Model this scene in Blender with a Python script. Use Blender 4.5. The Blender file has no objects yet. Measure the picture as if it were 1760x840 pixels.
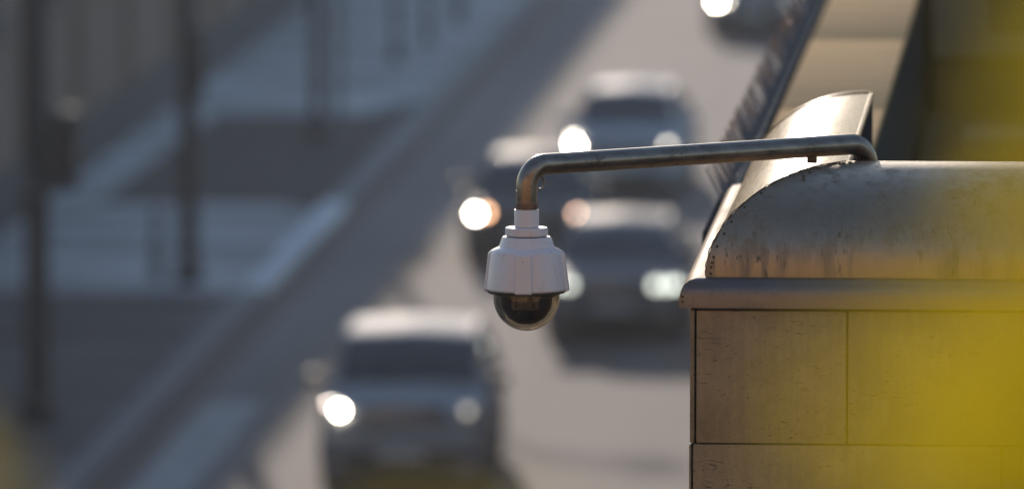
import bpy, bmesh, math, random
from mathutils import Vector, Matrix, noise as mnoise
R = math.radians
rnd = random.Random(7)
scene = bpy.context.scene
C = scene.collection

# ------------------------------------------------------------------ camera, sky, sun, exposure
# world axes: +Y runs along the road, +X to its right, z = 0 is the road; the photographer stands 12 m up
cd = bpy.data.cameras.new('camera'); cam = bpy.data.objects.new('camera', cd); C.objects.link(cam)
cam.location = (0, 0, 12); cam.rotation_euler = (R(90 - 5.4836), 0, R(3.7967))
cd.sensor_width = 36; cd.lens = 306.8; cd.clip_start = 0.1; cd.clip_end = 6000
cd.dof.use_dof = True; cd.dof.focus_distance = 24.85; cd.dof.aperture_fstop = 3.1
scene.camera = cam

SUN_EL, SUN_LEFT = 12.0, 8.0                    # sun ahead of the camera, left of the road's direction
w = bpy.data.worlds.new('World'); scene.world = w; w.use_nodes = True
nt = w.node_tree; sky = nt.nodes.new('ShaderNodeTexSky'); sky.sky_type = 'NISHITA'; sky.sun_disc = False
sky.sun_elevation = R(SUN_EL); sky.sun_rotation = R(-SUN_LEFT); sky.air_density = 1.0; sky.dust_density = 0.4; sky.ozone_density = 2.0
bg = nt.nodes['Background']; bg.inputs[1].default_value = 0.15
nt.links.new(sky.outputs[0], bg.inputs[0])
sl = bpy.data.lights.new('sun', 'SUN'); sl.energy = 2.2; sl.angle = R(0.6); sl.color = (1.0, 0.85, 0.72)
so = bpy.data.objects.new('sun', sl); C.objects.link(so)
sd = Vector((-math.sin(R(SUN_LEFT)) * math.cos(R(SUN_EL)), math.cos(R(SUN_LEFT)) * math.cos(R(SUN_EL)), math.sin(R(SUN_EL))))
so.rotation_euler = sd.to_track_quat('Z', 'Y').to_euler(); so.location = (-30, 60, 40)
vs = scene.view_settings; vs.view_transform = 'Standard'; vs.look = 'None'; vs.gamma = 1; vs.exposure = 0.64
scene.cycles.use_denoising = True
scene.cycles.max_bounces = 7
HAZE = 0.0004                                    # density of the air, used by the haze box at the end

# ------------------------------------------------------------------ helpers
def tag(o, label, cat=None, group=None, kind=None):
    if label: o['label'] = label
    if cat: o['category'] = cat
    if group: o['group'] = group
    if kind: o['kind'] = kind
    return o
def link(name, me, parent=None, mat=None):
    o = bpy.data.objects.new(name, me); C.objects.link(o)
    if mat is not None and not me.materials: me.materials.append(mat)
    if parent is not None: o.parent = parent
    return o
def empty(name, loc=(0, 0, 0), rz=0):
    o = bpy.data.objects.new(name, None); C.objects.link(o); o.location = loc; o.rotation_euler = (0, 0, rz); return o
def smooth(me, ang=None):
    for p in me.polygons: p.use_smooth = True
    if ang is not None: me.set_sharp_from_angle(angle=R(ang))
    return me
def mesh(name, v, f, sm=None):
    me = bpy.data.meshes.new(name); me.from_pydata([tuple(p) for p in v], [], f); me.update()
    bm = bmesh.new(); bm.from_mesh(me); bmesh.ops.remove_doubles(bm, verts=bm.verts, dist=1e-6)
    bmesh.ops.recalc_face_normals(bm, faces=bm.faces); bm.to_mesh(me); bm.free()
    if sm is not None: smooth(me, sm)
    return me
def box_me(name, x0, x1, y0, y1, z0, z1, bev=0.0, seg=2):
    bm = bmesh.new(); bmesh.ops.create_cube(bm, size=1)
    for q in bm.verts: q.co = ((x0 + x1) / 2 + q.co.x * (x1 - x0), (y0 + y1) / 2 + q.co.y * (y1 - y0), (z0 + z1) / 2 + q.co.z * (z1 - z0))
    if bev: bmesh.ops.bevel(bm, geom=list(bm.edges), offset=bev, segments=seg, profile=0.6, affect='EDGES')
    me = bpy.data.meshes.new(name); bm.to_mesh(me); bm.free()
    if bev: smooth(me, 35)
    return me
def box(name, b, mat, parent=None, bev=0.0):
    return link(name, box_me(name, *b, bev), parent, mat)
def tube_me(name, pts, rad, n=20, caps=True):
    pts = [Vector(p) for p in pts]; rs = rad if isinstance(rad, (list, tuple)) else [rad] * len(pts)
    v, f = [], []
    t0 = (pts[1] - pts[0]).normalized(); a = t0.orthogonal().normalized()
    for i, p in enumerate(pts):
        t = (pts[min(i + 1, len(pts) - 1)] - pts[max(i - 1, 0)]).normalized()
        a = (a - t * a.dot(t)).normalized(); b = t.cross(a)
        for k in range(n):
            an = 2 * math.pi * k / n; v.append(p + (a * math.cos(an) + b * math.sin(an)) * rs[i])
    for i in range(len(pts) - 1):
        for k in range(n): f.append((i * n + k, i * n + (k + 1) % n, (i + 1) * n + (k + 1) % n, (i + 1) * n + k))
    if caps: f += [tuple(range(n)), tuple((len(pts) - 1) * n + k for k in range(n))]
    return mesh(name, v, f, 40)
def lathe_me(name, prof, n=48, mod=None, sm=35):
    v, f = [], []
    for i, (r, z) in enumerate(prof):
        for k in range(n):
            an = 2 * math.pi * k / n; rr, zz = (r, z) if mod is None else mod(i, an, r, z)
            v.append((rr * math.cos(an), rr * math.sin(an), zz))
    for i in range(len(prof) - 1):
        for k in range(n): f.append((i * n + k, i * n + (k + 1) % n, (i + 1) * n + (k + 1) % n, (i + 1) * n + k))
    return mesh(name, v, f, sm)
def grid_me(name, rows, sm=40, thick=0.0):
    nr, nc = len(rows), len(rows[0]); v = [p for r in rows for p in r]; f = []
    for i in range(nr - 1):
        for j in range(nc - 1): f.append((i * nc + j, i * nc + j + 1, (i + 1) * nc + j + 1, (i + 1) * nc + j))
    return mesh(name, v, f, sm)

# ------------------------------------------------------------------ materials
def mat(name, col, rough=0.6, metal=0.0, **kw):
    m = bpy.data.materials.new(name); m.use_nodes = True; b = m.node_tree.nodes['Principled BSDF']
    b.inputs['Base Color'].default_value = (*col, 1); b.inputs['Roughness'].default_value = rough; b.inputs['Metallic'].default_value = metal
    for k, val in kw.items(): b.inputs[k.replace('_', ' ')].default_value = val
    return m
class NB:
    def __init__(s, m): s.t = m.node_tree; s.b = s.t.nodes['Principled BSDF']; s.tc = s.n('ShaderNodeTexCoord')
    def n(s, t): return s.t.nodes.new(t)
    def l(s, a, b): s.t.links.new(a, b)
    def noise(s, scale, vec=(1, 1, 1), detail=4, dist=0.0, rough=0.55, rot=(0, 0, 0)):
        mp = s.n('ShaderNodeMapping'); mp.inputs['Scale'].default_value = vec; mp.inputs['Rotation'].default_value = rot; s.l(s.tc.outputs['Object'], mp.inputs['Vector'])
        x = s.n('ShaderNodeTexNoise'); x.inputs['Scale'].default_value = scale; x.inputs['Detail'].default_value = detail
        x.inputs['Distortion'].default_value = dist; x.inputs['Roughness'].default_value = rough; s.l(mp.outputs[0], x.inputs['Vector']); return x.outputs['Fac']
    def ramp(s, x, stops):
        r = s.n('ShaderNodeValToRGB'); e = r.color_ramp.elements
        while len(e) < len(stops): e.new(0.5)
        for q, (p, c) in zip(e, stops): q.position = p; q.color = (*c, 1) if isinstance(c, tuple) else (c, c, c, 1)
        s.l(x, r.inputs[0]); return r.outputs[0]
    def mix(s, fac, a, b, mode='MIX'):
        m = s.n('ShaderNodeMix'); m.data_type = 'RGBA'; m.blend_type = mode
        for sock, val in ((m.inputs[0], fac), (m.inputs[6], a), (m.inputs[7], b)):
            if isinstance(val, (int, float)): sock.default_value = val
            elif isinstance(val, tuple): sock.default_value = (*val, 1)
            else: s.l(val, sock)
        return m.outputs[2]
    def math(s, op, a, b=0.0):
        m = s.n('ShaderNodeMath'); m.operation = op
        for sock, val in ((m.inputs[0], a), (m.inputs[1], b)):
            if isinstance(val, (int, float)): sock.default_value = val
            else: s.l(val, sock)
        return m.outputs[0]
    def bump(s, h, st=0.3, d=0.01):
        b = s.n('ShaderNodeBump'); b.inputs['Strength'].default_value = st; b.inputs['Distance'].default_value = d; s.l(h, b.inputs['Height']); s.l(b.outputs[0], s.b.inputs['Normal'])
    def col(s, x): s.l(x, s.b.inputs['Base Color'])
    def rough(s, x): s.l(x, s.b.inputs['Roughness'])
def noisy(name, c1, c2, scale, rough=0.8, bump=0.2, bd=0.01, vec=(1, 1, 1), metal=0.0, spec=0.5):
    m = mat(name, c1, rough, metal); n = NB(m); x = n.noise(scale, vec); n.b.inputs['Specular IOR Level'].default_value = spec
    n.col(n.ramp(x, [(0.3, c1), (0.7, c2)])); n.bump(n.noise(scale * 6, vec), bump, bd); return m

M = {}
# sheet metal: zinc with water streaks, specks and grime; side copies carry golden sunlight
def zinc(name, base, streak_vec, dirt_amount, rough, metal=0.8, spec=0.5):
    m = mat(name, base, rough, 0.9); n = NB(m); met = metal; n.b.inputs['Specular IOR Level'].default_value = spec
    st = n.noise(24, streak_vec, 6, 0.2, 0.6); sp = n.noise(75, (1, 1, 0.22), 4, 0.5); big = n.noise(5.5, (1, 1, 0.6), 4)
    patch = n.math('MULTIPLY', n.ramp(big, [(0.38, 0.0), (0.60, 1.0)]), n.ramp(st, [(0.46, 0.0), (0.60, 1.0)]))
    speck = n.math('MULTIPLY', n.ramp(sp, [(0.60, 0.0), (0.66, 1.0)]), n.ramp(big, [(0.38, 0.0), (0.6, 1.0)]))
    dirt = n.math('MINIMUM', n.math('MULTIPLY', n.math('ADD', n.math('MULTIPLY', patch, 0.75), speck), dirt_amount), 1.0)
    grain = n.noise(60, streak_vec, 3)
    c = n.mix(grain, tuple(q * 0.82 for q in base), tuple(min(1, q * 1.12) for q in base))
    n.col(n.mix(dirt, c, (0.075, 0.055, 0.026)))
    mm = n.math('MULTIPLY', met, n.math('SUBTRACT', 1.0, n.math('MULTIPLY', dirt, 0.95))); n.l(mm, n.b.inputs['Metallic'])
    n.rough(n.math('ADD', n.math('MULTIPLY', grain, 0.16), n.math('ADD', n.math('MULTIPLY', dirt, 0.3), rough - 0.08)))
    n.bump(n.math('ADD', n.noise(2.2, (1, 1, 1), 2), n.math('MULTIPLY', dirt, 0.08)), 0.12, 0.03)
    return m
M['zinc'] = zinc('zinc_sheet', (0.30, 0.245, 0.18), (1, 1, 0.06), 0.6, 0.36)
M['zinc_sunlit'] = zinc('zinc_sheet_sunlit', (0.42, 0.275, 0.145), (1, 0.05, 1), 0.12, 0.28, 0.0, 0.005)  # golden sunlight put into the side panel's base colour
M['ledge_sunlit'] = zinc('zinc_ledge_sunlit', (0.38, 0.26, 0.155), (1, 0.05, 1), 0.2, 0.55, 0.0, 0.006)  # same ledge as the front one, golden sunlight put into its colour
M['zinc_ledge'] = zinc('zinc_ledge', (0.17, 0.15, 0.143), (0.2, 0.2, 1), 0.35, 0.36)
M['coping'] = noisy('coping_sheet', (0.42, 0.265, 0.125), (0.68, 0.45, 0.23), 3.0, 0.9, 0.1, 0.01, (0.3, 5, 1), 0.0, 0.004)
def stone():
    m = mat('limestone', (0.2, 0.15, 0.1), 0.75); n = NB(m)
    big = n.noise(4.5, (1, 1, 1), 5, 0.6); fine = n.noise(46, (1, 1, 0.7), 5); vert = n.noise(55, (1, 1, 0.05), 3)
    c = n.ramp(big, [(0.3, (0.225, 0.158, 0.085)), (0.7, (0.345, 0.252, 0.138))])
    c = n.mix(n.ramp(fine, [(0.35, 0.0), (0.7, 0.35)]), c, (0.42, 0.31, 0.175))
    c = n.mix(n.math('MULTIPLY', n.ramp(vert, [(0.4, 0.0), (0.7, 1.0)]), 0.25), c, (0.14, 0.10, 0.066))
    # shelly flecks and scratches: thin curved dark marks lying mostly flat
    f1 = n.noise(17, (1, 1, 3.6), 2, 2.2, 0.5, (0, 0.25, 0)); f2 = n.noise(30, (1, 1, 3.0), 2, 3.0, 0.5, (0, -0.3, 0))
    msk = n.ramp(n.noise(7, (1, 1, 1), 2), [(0.46, 0.0), (0.60, 1.0)])
    l1 = n.math('MULTIPLY', n.ramp(f1, [(0.635, 0.0), (0.665, 1.0)]), msk)
    l2 = n.math('MULTIPLY', n.ramp(f2, [(0.66, 0.0), (0.70, 0.8)]), 0.9)
    f3 = n.noise(6.5, (1, 1, 2.4), 1, 1.6, 0.4, (0, 0.35, 0)); thin = n.ramp(n.math('ABSOLUTE', n.math('SUBTRACT', f3, 0.5)), [(0.0, 1.0), (0.011, 0.0)])
    l3 = n.math('MULTIPLY', thin, n.ramp(n.noise(16, (1, 1, 1.6), 2, 0.5), [(0.56, 0.0), (0.64, 1.0)]))
    fl = n.math('MAXIMUM', n.math('MAXIMUM', l1, l2), l3)
    c = n.mix(n.math('MULTIPLY', fl, 0.75), c, (0.055, 0.036, 0.022))
    # grime patches
    c = n.mix(n.math('MULTIPLY', n.ramp(n.noise(2.6, (1, 1, 1), 4), [(0.48, 0.0), (0.66, 1.0)]), 0.5), c, (0.10, 0.066, 0.05))
    oi = n.n('ShaderNodeObjectInfo'); tone = n.math('ADD', 0.80, n.math('MULTIPLY', oi.outputs['Random'], 0.36)); hsv = n.n('ShaderNodeHueSaturation'); n.l(c, hsv.inputs['Color']); n.l(tone, hsv.inputs['Value']); c = hsv.outputs[0]
    n.col(c); n.bump(n.math('SUBTRACT', fine, n.math('MULTIPLY', fl, 0.6)), 0.5, 0.003); return m
M['stone'] = stone()
M['backing'] = noisy('joint_backing', (0.05, 0.042, 0.035), (0.09, 0.075, 0.06), 12)
def steel():
    m = mat('weathered_steel', (0.42, 0.40, 0.39), 0.38, 0.92); n = NB(m)
    g = n.noise(26, (0.12, 1, 1), 5); sp = n.noise(70, (0.5, 1, 1), 4, 0.8); big = n.noise(6, (1, 1, 1), 3)
    dirt = n.math('MULTIPLY', n.ramp(sp, [(0.54, 0.0), (0.64, 1.0)]), n.ramp(big, [(0.45, 0.0), (0.6, 0.9)]))
    n.col(n.mix(dirt, n.ramp(g, [(0.3, (0.17, 0.135, 0.11)), (0.7, (0.30, 0.245, 0.205))]), (0.07, 0.05, 0.035)))
    n.l(n.math('SUBTRACT', 0.92, n.math('MULTIPLY', dirt, 0.8)), n.b.inputs['Metallic'])
    n.rough(n.math('ADD', n.math('MULTIPLY', g, 0.22), 0.20)); n.bump(sp, 0.12, 0.002); return m
M['steel'] = steel()
M['rust'] = noisy('rusty_thread', (0.10, 0.05, 0.03), (0.20, 0.11, 0.06), 60, 0.8, 0.5, 0.002)
M['grime'] = noisy('dried_grime', (0.05, 0.035, 0.02), (0.10, 0.07, 0.03), 60, 0.95, 0.6, 0.004)
def paint():
    m = mat('white_camera_plastic', (0.74, 0.72, 0.73), 0.38); n = NB(m)
    d = n.math('MULTIPLY', n.ramp(n.noise(55, (1, 1, 0.25), 4), [(0.55, 0.0), (0.72, 1.0)]), 0.35)
    sp = n.ramp(n.noise(130, (1, 1, 1), 2), [(0.70, 0.0), (0.74, 0.7)])
    c = n.mix(d, (0.63, 0.595, 0.62), (0.48, 0.44, 0.41)); n.col(n.mix(sp, c, (0.22, 0.19, 0.17)))
    n.rough(n.math('ADD', n.math('MULTIPLY', d, 0.8), 0.34)); n.bump(n.noise(240, (1, 1, 1), 2), 0.06, 0.001); return m
M['white'] = paint()
M['gasket'] = noisy('black_gasket', (0.02, 0.018, 0.017), (0.05, 0.04, 0.035), 40, 0.6)
M['dome'] = mat('smoked_dome', (0.62, 0.54, 0.44), 0.02, 0.0, Transmission_Weight=1.0, IOR=1.5)
M['lens'] = mat('lens_glass', (0.01, 0.01, 0.015), 0.05, 0.0)
M['module'] = noisy('camera_module', (0.06, 0.05, 0.042), (0.10, 0.085, 0.07), 30, 0.4, 0.0)
M['module_grey'] = noisy('camera_module_grey', (0.30, 0.29, 0.28), (0.36, 0.35, 0.33), 30, 0.4, 0.0)
def asphalt(name, c1, c2, rough):
    m = mat(name, c1, rough); n = NB(m); n.b.inputs['Specular IOR Level'].default_value = 0.25
    a = n.noise(0.35, (1, 0.25, 1), 5); b = n.noise(9, (1, 1, 1), 3); wear = n.noise(1.3, (1, 0.03, 1), 3)
    c = n.ramp(a, [(0.3, c1), (0.7, c2)]); c = n.mix(n.math('MULTIPLY', n.ramp(wear, [(0.4, 0.0), (0.65, 1.0)]), 0.7), c, tuple(q * 0.6 for q in c1))
    n.col(n.mix(n.math('MULTIPLY', b, 0.3), c, tuple(q * 1.3 for q in c2))); n.bump(n.noise(60, (1, 1, 1), 3), 0.4, 0.006); return m
M['road'] = asphalt('worn_asphalt', (0.082, 0.068, 0.069), (0.112, 0.095, 0.095), 0.85)
M['shaded_strip'] = asphalt('lifted_shade_asphalt', (0.125, 0.128, 0.134), (0.185, 0.188, 0.195), 0.85)  # lighter road asphalt, skylight in the shade put into its colour
M['ground'] = asphalt('dark_asphalt', (0.045, 0.045, 0.048), (0.065, 0.064, 0.068), 0.9)
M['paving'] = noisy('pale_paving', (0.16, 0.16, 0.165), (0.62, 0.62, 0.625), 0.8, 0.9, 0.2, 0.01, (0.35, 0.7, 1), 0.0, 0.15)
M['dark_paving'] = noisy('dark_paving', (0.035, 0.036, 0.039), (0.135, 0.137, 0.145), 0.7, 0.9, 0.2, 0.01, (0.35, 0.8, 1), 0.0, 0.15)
M['kerb'] = noisy('kerb_concrete', (0.20, 0.205, 0.21), (0.29, 0.295, 0.30), 2.0, 0.9, 0.2, 0.01, (1, 1, 1), 0.0, 0.15)
M['kerb_white'] = noisy('white_kerb_stone', (0.70, 0.71, 0.72), (0.80, 0.81, 0.82), 2.0, 0.9, 0.1, 0.01, (1, 1, 1), 0.0, 0.1)  # whiter tone on one run of kerb stones
M['line'] = noisy('worn_line_paint', (0.28, 0.285, 0.29), (0.48, 0.485, 0.49), 2.5, 0.9, 0.1, 0.004, (1, 1, 1), 0.0, 0.1)
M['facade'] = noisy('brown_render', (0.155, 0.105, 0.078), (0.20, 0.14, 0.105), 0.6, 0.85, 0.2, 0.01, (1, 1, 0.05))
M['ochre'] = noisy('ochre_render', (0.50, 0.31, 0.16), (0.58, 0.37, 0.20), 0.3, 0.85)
M['plinth'] = noisy('dark_plinth', (0.035, 0.038, 0.045), (0.055, 0.058, 0.065), 1.0)
M['dark_metal'] = noisy('dark_metal', (0.022, 0.024, 0.028), (0.04, 0.042, 0.047), 8, 0.55, 0.1)
M['grey_metal'] = noisy('galvanised_pole', (0.12, 0.12, 0.125), (0.18, 0.18, 0.185), 6, 0.5, 0.1)
M['spike'] = mat('spike_wire', (0.22, 0.20, 0.19), 0.15, 1.0)
M['gutter'] = noisy('gutter_shade_dark', (0.022, 0.022, 0.026), (0.04, 0.04, 0.045), 6, 0.9, 0.1, 0.01, (1, 1, 1), 0.0, 0.0)  # near black, shade among the spikes put into the colour
M['roofing'] = noisy('roof_felt', (0.028, 0.028, 0.022), (0.045, 0.045, 0.034), 3, 0.9)
M['dark_wall'] = noisy('dark_olive_wall', (0.035, 0.034, 0.02), (0.06, 0.056, 0.032), 1.4, 0.85)
M['trim_wall'] = noisy('grey_olive_trim', (0.10, 0.10, 0.075), (0.15, 0.145, 0.11), 3, 0.8)
M['dark_glass'] = mat('dark_window_glass', (0.012, 0.013, 0.014), 0.08)
M['bark'] = noisy('bark', (0.07, 0.05, 0.035), (0.13, 0.10, 0.07), 20, 0.9, 0.8, 0.02, (1, 1, 0.2))
def leafmat(name, c1, c2):
    m = mat(name, c1, 0.5); n = NB(m); c = n.ramp(n.noise(30, (1, 1, 1), 3), [(0.3, c1), (0.7, c2)]); n.col(c)
    tr = n.n('ShaderNodeBsdfTranslucent'); n.l(c, tr.inputs[0]); mx = n.n('ShaderNodeMixShader'); mx.inputs[0].default_value = 0.65
    out = n.t.nodes['Material Output']; n.l(n.b.outputs[0], mx.inputs[1]); n.l(tr.outputs[0], mx.inputs[2]); n.l(mx.outputs[0], out.inputs[0]); return m
M['leaf'] = leafmat('yellow_leaf', (0.56, 0.44, 0.003), (0.66, 0.52, 0.004))
M['leaf_shaded'] = leafmat('shaded_yellow_leaf', (0.20, 0.18, 0.003), (0.30, 0.265, 0.004))  # darker copy of the yellow leaf, shade put into the colour

# ------------------------------------------------------------------ the setting: ground, road, pavements, kerb
def sheet(name, x0, x1, y0, y1, z, m, kind='structure', cells=1):
    me = mesh(name, [(x0, y0, z), (x1, y0, z), (x1, y1, z), (x0, y1, z)], [(0, 1, 2, 3)]); o = link(name, me, None, m)
    if kind: o['kind'] = kind
    return o
sheet('ground', -900, 900, -600, 1400, -0.02, M['ground'])
sheet('shaded_road_strip', -10.72, -9.55, -200, 900, 0.004, M['shaded_strip'])  # paler strip laid over the shaded road edge to lift its shade
sheet('road', -11.1, -1.2, -200, 900, 0.0, M['road'])
def poly_slab(name, pts, z0, z1, m):
    n = len(pts); v = [(x, y, z0) for x, y in pts] + [(x, y, z1) for x, y in pts]
    f = [tuple(range(n))[::-1], tuple(range(n, 2 * n))] + [(i, (i + 1) % n, n + (i + 1) % n, n + i) for i in range(n)]
    o = link(name, mesh(name, v, f), None, m); o['kind'] = 'structure'; return o
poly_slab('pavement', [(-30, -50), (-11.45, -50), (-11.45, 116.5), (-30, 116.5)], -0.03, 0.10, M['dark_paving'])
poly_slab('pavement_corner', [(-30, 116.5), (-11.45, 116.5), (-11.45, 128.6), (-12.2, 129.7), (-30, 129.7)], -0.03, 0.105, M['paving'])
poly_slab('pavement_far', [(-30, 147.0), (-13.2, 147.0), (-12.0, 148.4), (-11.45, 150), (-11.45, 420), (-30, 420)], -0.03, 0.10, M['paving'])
poly_slab('pavement_strip', [(-15.8, 129.75), (-15.0, 129.75), (-14.8, 146.95), (-15.8, 146.95)], -0.03, 0.10, M['paving'])
sheet('side_street', -60, -11.1, 129.7, 147.0, -0.004, M['ground'])
# kerb of single stones along the road
kerb = empty('kerb', (-11.28, 90, 0)); kerb['kind'] = 'structure'
ks = box_me('kerb_stone', -0.17, 0.17, 0.006, 0.994, -0.03, 0.13, 0.02); ks.materials.append(M['kerb'])
kw = ks.copy(); kw.materials.clear(); kw.materials.append(M['kerb_white'])
for i in range(130):
    y = i
    o = link('kerb_stone', kw if 117 <= y + 90 < 130 else ks, kerb); o.location = (rnd.uniform(-0.006, 0.006), y, rnd.uniform(-0.006, 0.004))
edge = sheet('edge_line', -10.62, -9.95, 95.0, 104.6, 0.008, M['line']); 

# ------------------------------------------------------------------ parapet corner with stone cladding and curved sheet-metal cap
X0, Y0 = -1.131, 24.697                        # outer corner of the cladding
XE, YE = 3.2, 27.75                            # how far the two arms run
wall = empty('parapet_wall', (X0, Y0, 0))
tag(wall, 'stone clad parapet corner with curved weathered metal cap carrying the camera arm', 'parapet')
def wl(me, name, m): o = link(name, me, wall, m); o.matrix_parent_inverse = Matrix.Translation((-X0, -Y0, 0)); return o
wl(box_me('core', X0 + 0.028, XE, Y0 + 0.03, Y0 + 0.43, 0.0, 9.52), 'core', M['backing'])
wl(box_me('core', X0 + 0.028, X0 + 0.36, Y0 + 0.431, YE - 0.01, 0.0, 9.519), 'core', M['backing'])
ROWS = [(9.060, 9.4385), (8.683, 9.055), (8.306, 8.678), (7.929, 8.301), (7.552, 7.924), (7.175, 7.547)]
SPL = [[0.0155, 0.448, 1.02, 1.58, 2.2, 2.9, 3.9], [0.0065, 0.888, 1.45, 2.3, 3.1, 3.9]]
for r, (z0, z1) in enumerate(ROWS):
    sp = SPL[r % 2]
    for a, b in zip(sp, sp[1:]):
        dy = rnd.uniform(-0.003, 0.002)
        me = box_me('stone_slab', X0 + a + 0.003, X0 + b - 0.003, Y0 + dy, Y0 + 0.026, z0, z1, 0.004)
        wl(me, 'stone_slab', M['stone'])
    ys = [0.0, 0.9, 1.8, 2.7, YE - Y0] if r % 2 else [0.0, 0.45, 1.35, 2.25, YE - Y0]
    for a, b in zip(ys, ys[1:]):
        dx = 0.0 if r % 2 == 0 else -0.002
        wl(box_me('stone_slab', X0 + dx, X0 + 0.0125 if r % 2 == 0 else X0 + 0.004, Y0 + a + 0.003, Y0 + b - 0.003, z0 - (0.0 if r else 0.0), z1, 0.0015), 'stone_slab', M['stone'])
# ledge: rounded drip moulding, mitred round the corner
CX, CY, CZ, RUN, RISE = -1.086, 24.760, 9.525, 0.39, 0.30
prof = [(0.0, CZ + 0.004), (0.030, CZ + 0.003), (0.048, CZ - 0.002), (0.062, CZ - 0.013), (0.070, CZ - 0.028), (0.0755, CZ - 0.050), (0.077, CZ - 0.078), (0.071, CZ - 0.0785), (0.069, CZ - 0.060), (0.030, CZ - 0.062), (-0.05, CZ - 0.062), (-0.05, CZ + 0.004)]
def ledge_rows(pf): return [[(XE, CY - o, z) for o, z in pf], [(CX + 0.6, CY - o, z) for o, z in pf], [(CX - o, CY - o, z) for o, z in pf]]
wl(grid_me('ledge_front', ledge_rows(prof), 30), 'ledge', M['zinc_ledge'])
wl(grid_me('ledge_side', [[(CX - o, CY - o, z) for o, z in prof], [(CX - o, CY + 1.2, z) for o, z in prof], [(CX - o, YE, z) for o, z in prof]], 30), 'ledge', M['ledge_sunlit'])
# cap panels
TH = [R(90 * i / 28) for i in range(29)]
def capz(t): return CZ + RISE * math.sin(t)
def capo(t): return RUN * (1 - math.cos(t))
rows = []
for k in range(31):
    s = (k / 30) ** 1.6; row = []
    for t in TH:
        o = capo(t); x = CX + o - 0.004 + s * (XE - (CX + o)); dent = 0.004 * mnoise.noise((x * 2.2, t * 2.5, 3.1)) * math.sin(t * 1.0)
        row.append((x, CY + o - dent - 0.003, capz(t) + 0.002))
    rows.append(row)
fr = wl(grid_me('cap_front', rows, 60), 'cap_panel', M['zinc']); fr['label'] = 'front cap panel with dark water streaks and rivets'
rows = []
for k in range(25):
    s = k / 24; row = []
    for t in TH:
        o = capo(t); y = CY + o + s * (YE - 0.05 - (CY + o)); dent = 0.005 * mnoise.noise((y * 1.4, t * 2.0, 8.7)) * math.sin(t)
        row.append((CX + o - dent, y, capz(t)))
    rows.append(row)
sd_ = wl(grid_me('cap_side', rows, 60), 'cap_panel', M['zinc_sunlit']); sd_['label'] = 'side cap panel tinted golden for the low sun'
# ridge flange and inner drop of the side arm, far end plate
RX, RY, RZ = CX + RUN, CY + RUN, CZ + RISE
wl(box_me('ridge_flange', RX - 0.001, RX + 0.012, RY + 0.002, YE - 0.05, RZ - 0.012, RZ + 0.003, 0.002), 'ridge_flange', M['zinc_sunlit'])
wl(box_me('ridge_flange', RX + 0.0, XE, RY - 0.004, RY + 0.012, RZ - 0.012, RZ + 0.003, 0.002), 'ridge_flange', M['zinc'])
wl(box_me('inner_panel', RX - 0.02, RX + 0.008, RY + 0.03, YE - 0.06, 8.75, RZ - 0.013), 'inner_panel', M['gutter'])
wl(box_me('inner_panel', RX + 0.011, XE, RY - 0.02, RY + 0.008, 8.75, RZ - 0.0135), 'inner_panel', M['gutter'])
endp = [(CX + capo(t), YE - 0.045, capz(t) + 0.006) for t in TH]
v = endp + [(CX + RUN + 0.004, YE - 0.045, 9.3), (CX, YE - 0.045, 9.3)]; v2 = [(x, y + 0.03, z) for x, y, z in v]; n_ = len(v)
wl(mesh('end_plate', v + v2, [tuple(range(n_)), tuple(range(n_, 2 * n_))] + [(i, (i + 1) % n_, n_ + (i + 1) % n_, n_ + i) for i in range(n_)]), 'end_plate', M['zinc_sunlit'])
# raised seam along the mitre, ragged with old sealant
sv = []
for i in range(61):
    t = R(90 * i / 60); o = capo(t); j = 0.004 * mnoise.noise((i * 0.55, 1.7, 0)) + 0.002 * mnoise.noise((i * 1.9, 4, 0))
    sv.append((CX + o - 0.004 + j, CY + o - 0.006 + j * 0.3, capz(t) + 0.003 + abs(j) * 0.6))
wl(tube_me('seam', sv, [0.0016 + 0.0020 * mnoise.noise((i * 0.8, 9, 2)) for i in range(61)], 8), 'seam', M['grime'])
bm = bmesh.new()
for i in range(12):
    t = R(rnd.uniform(62, 90)); o = capo(t) + rnd.uniform(-0.02, 0.03); s = rnd.uniform(0.003, 0.006)
    m4 = Matrix.Translation((CX + capo(t) + rnd.uniform(-0.012, 0.05), CY + capo(t) + rnd.uniform(-0.03, 0.0), capz(t) + 0.001)) @ Matrix.Rotation(rnd.uniform(0, 6), 4, 'Z') @ Matrix.Diagonal((s * 1.6, s, s * 0.6, 1))
    bmesh.ops.create_icosphere(bm, subdivisions=1, radius=1, matrix=m4)
me = bpy.data.meshes.new('moss'); bm.to_mesh(me); bm.free(); o = wl(me, 'moss_crumbs', M['grime']); o['kind'] = 'stuff'
# rivets
rv = lathe_me('rivet', [(0.0001, 0.0026), (0.0022, 0.0020), (0.0036, 0.0004), (0.0040, -0.002)], 10)
rv.materials.append(M['grime'])
def rivet(p, nrm):
    o = link('rivet', rv, wall); o.matrix_parent_inverse = Matrix.Translation((-X0, -Y0, 0)); o.location = p; o.rotation_euler = Vector(nrm).to_track_quat('Z', 'Y').to_euler()
for t_ in (2, 5.5, 8, 11, 17, 24, 31, 40, 50):
    t = R(t_); nn = Vector((0, -math.cos(t) / RUN, math.sin(t) / RISE)).normalized()
    rivet((CX + capo(t) + 0.013 + rnd.uniform(-0.003, 0.003), CY + capo(t) - 0.004, capz(t) + 0.003), nn)
for dz in (-0.046, -0.060): rivet((CX - 0.066, CY - 0.0775, CZ + dz), (0, -1, 0))

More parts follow.
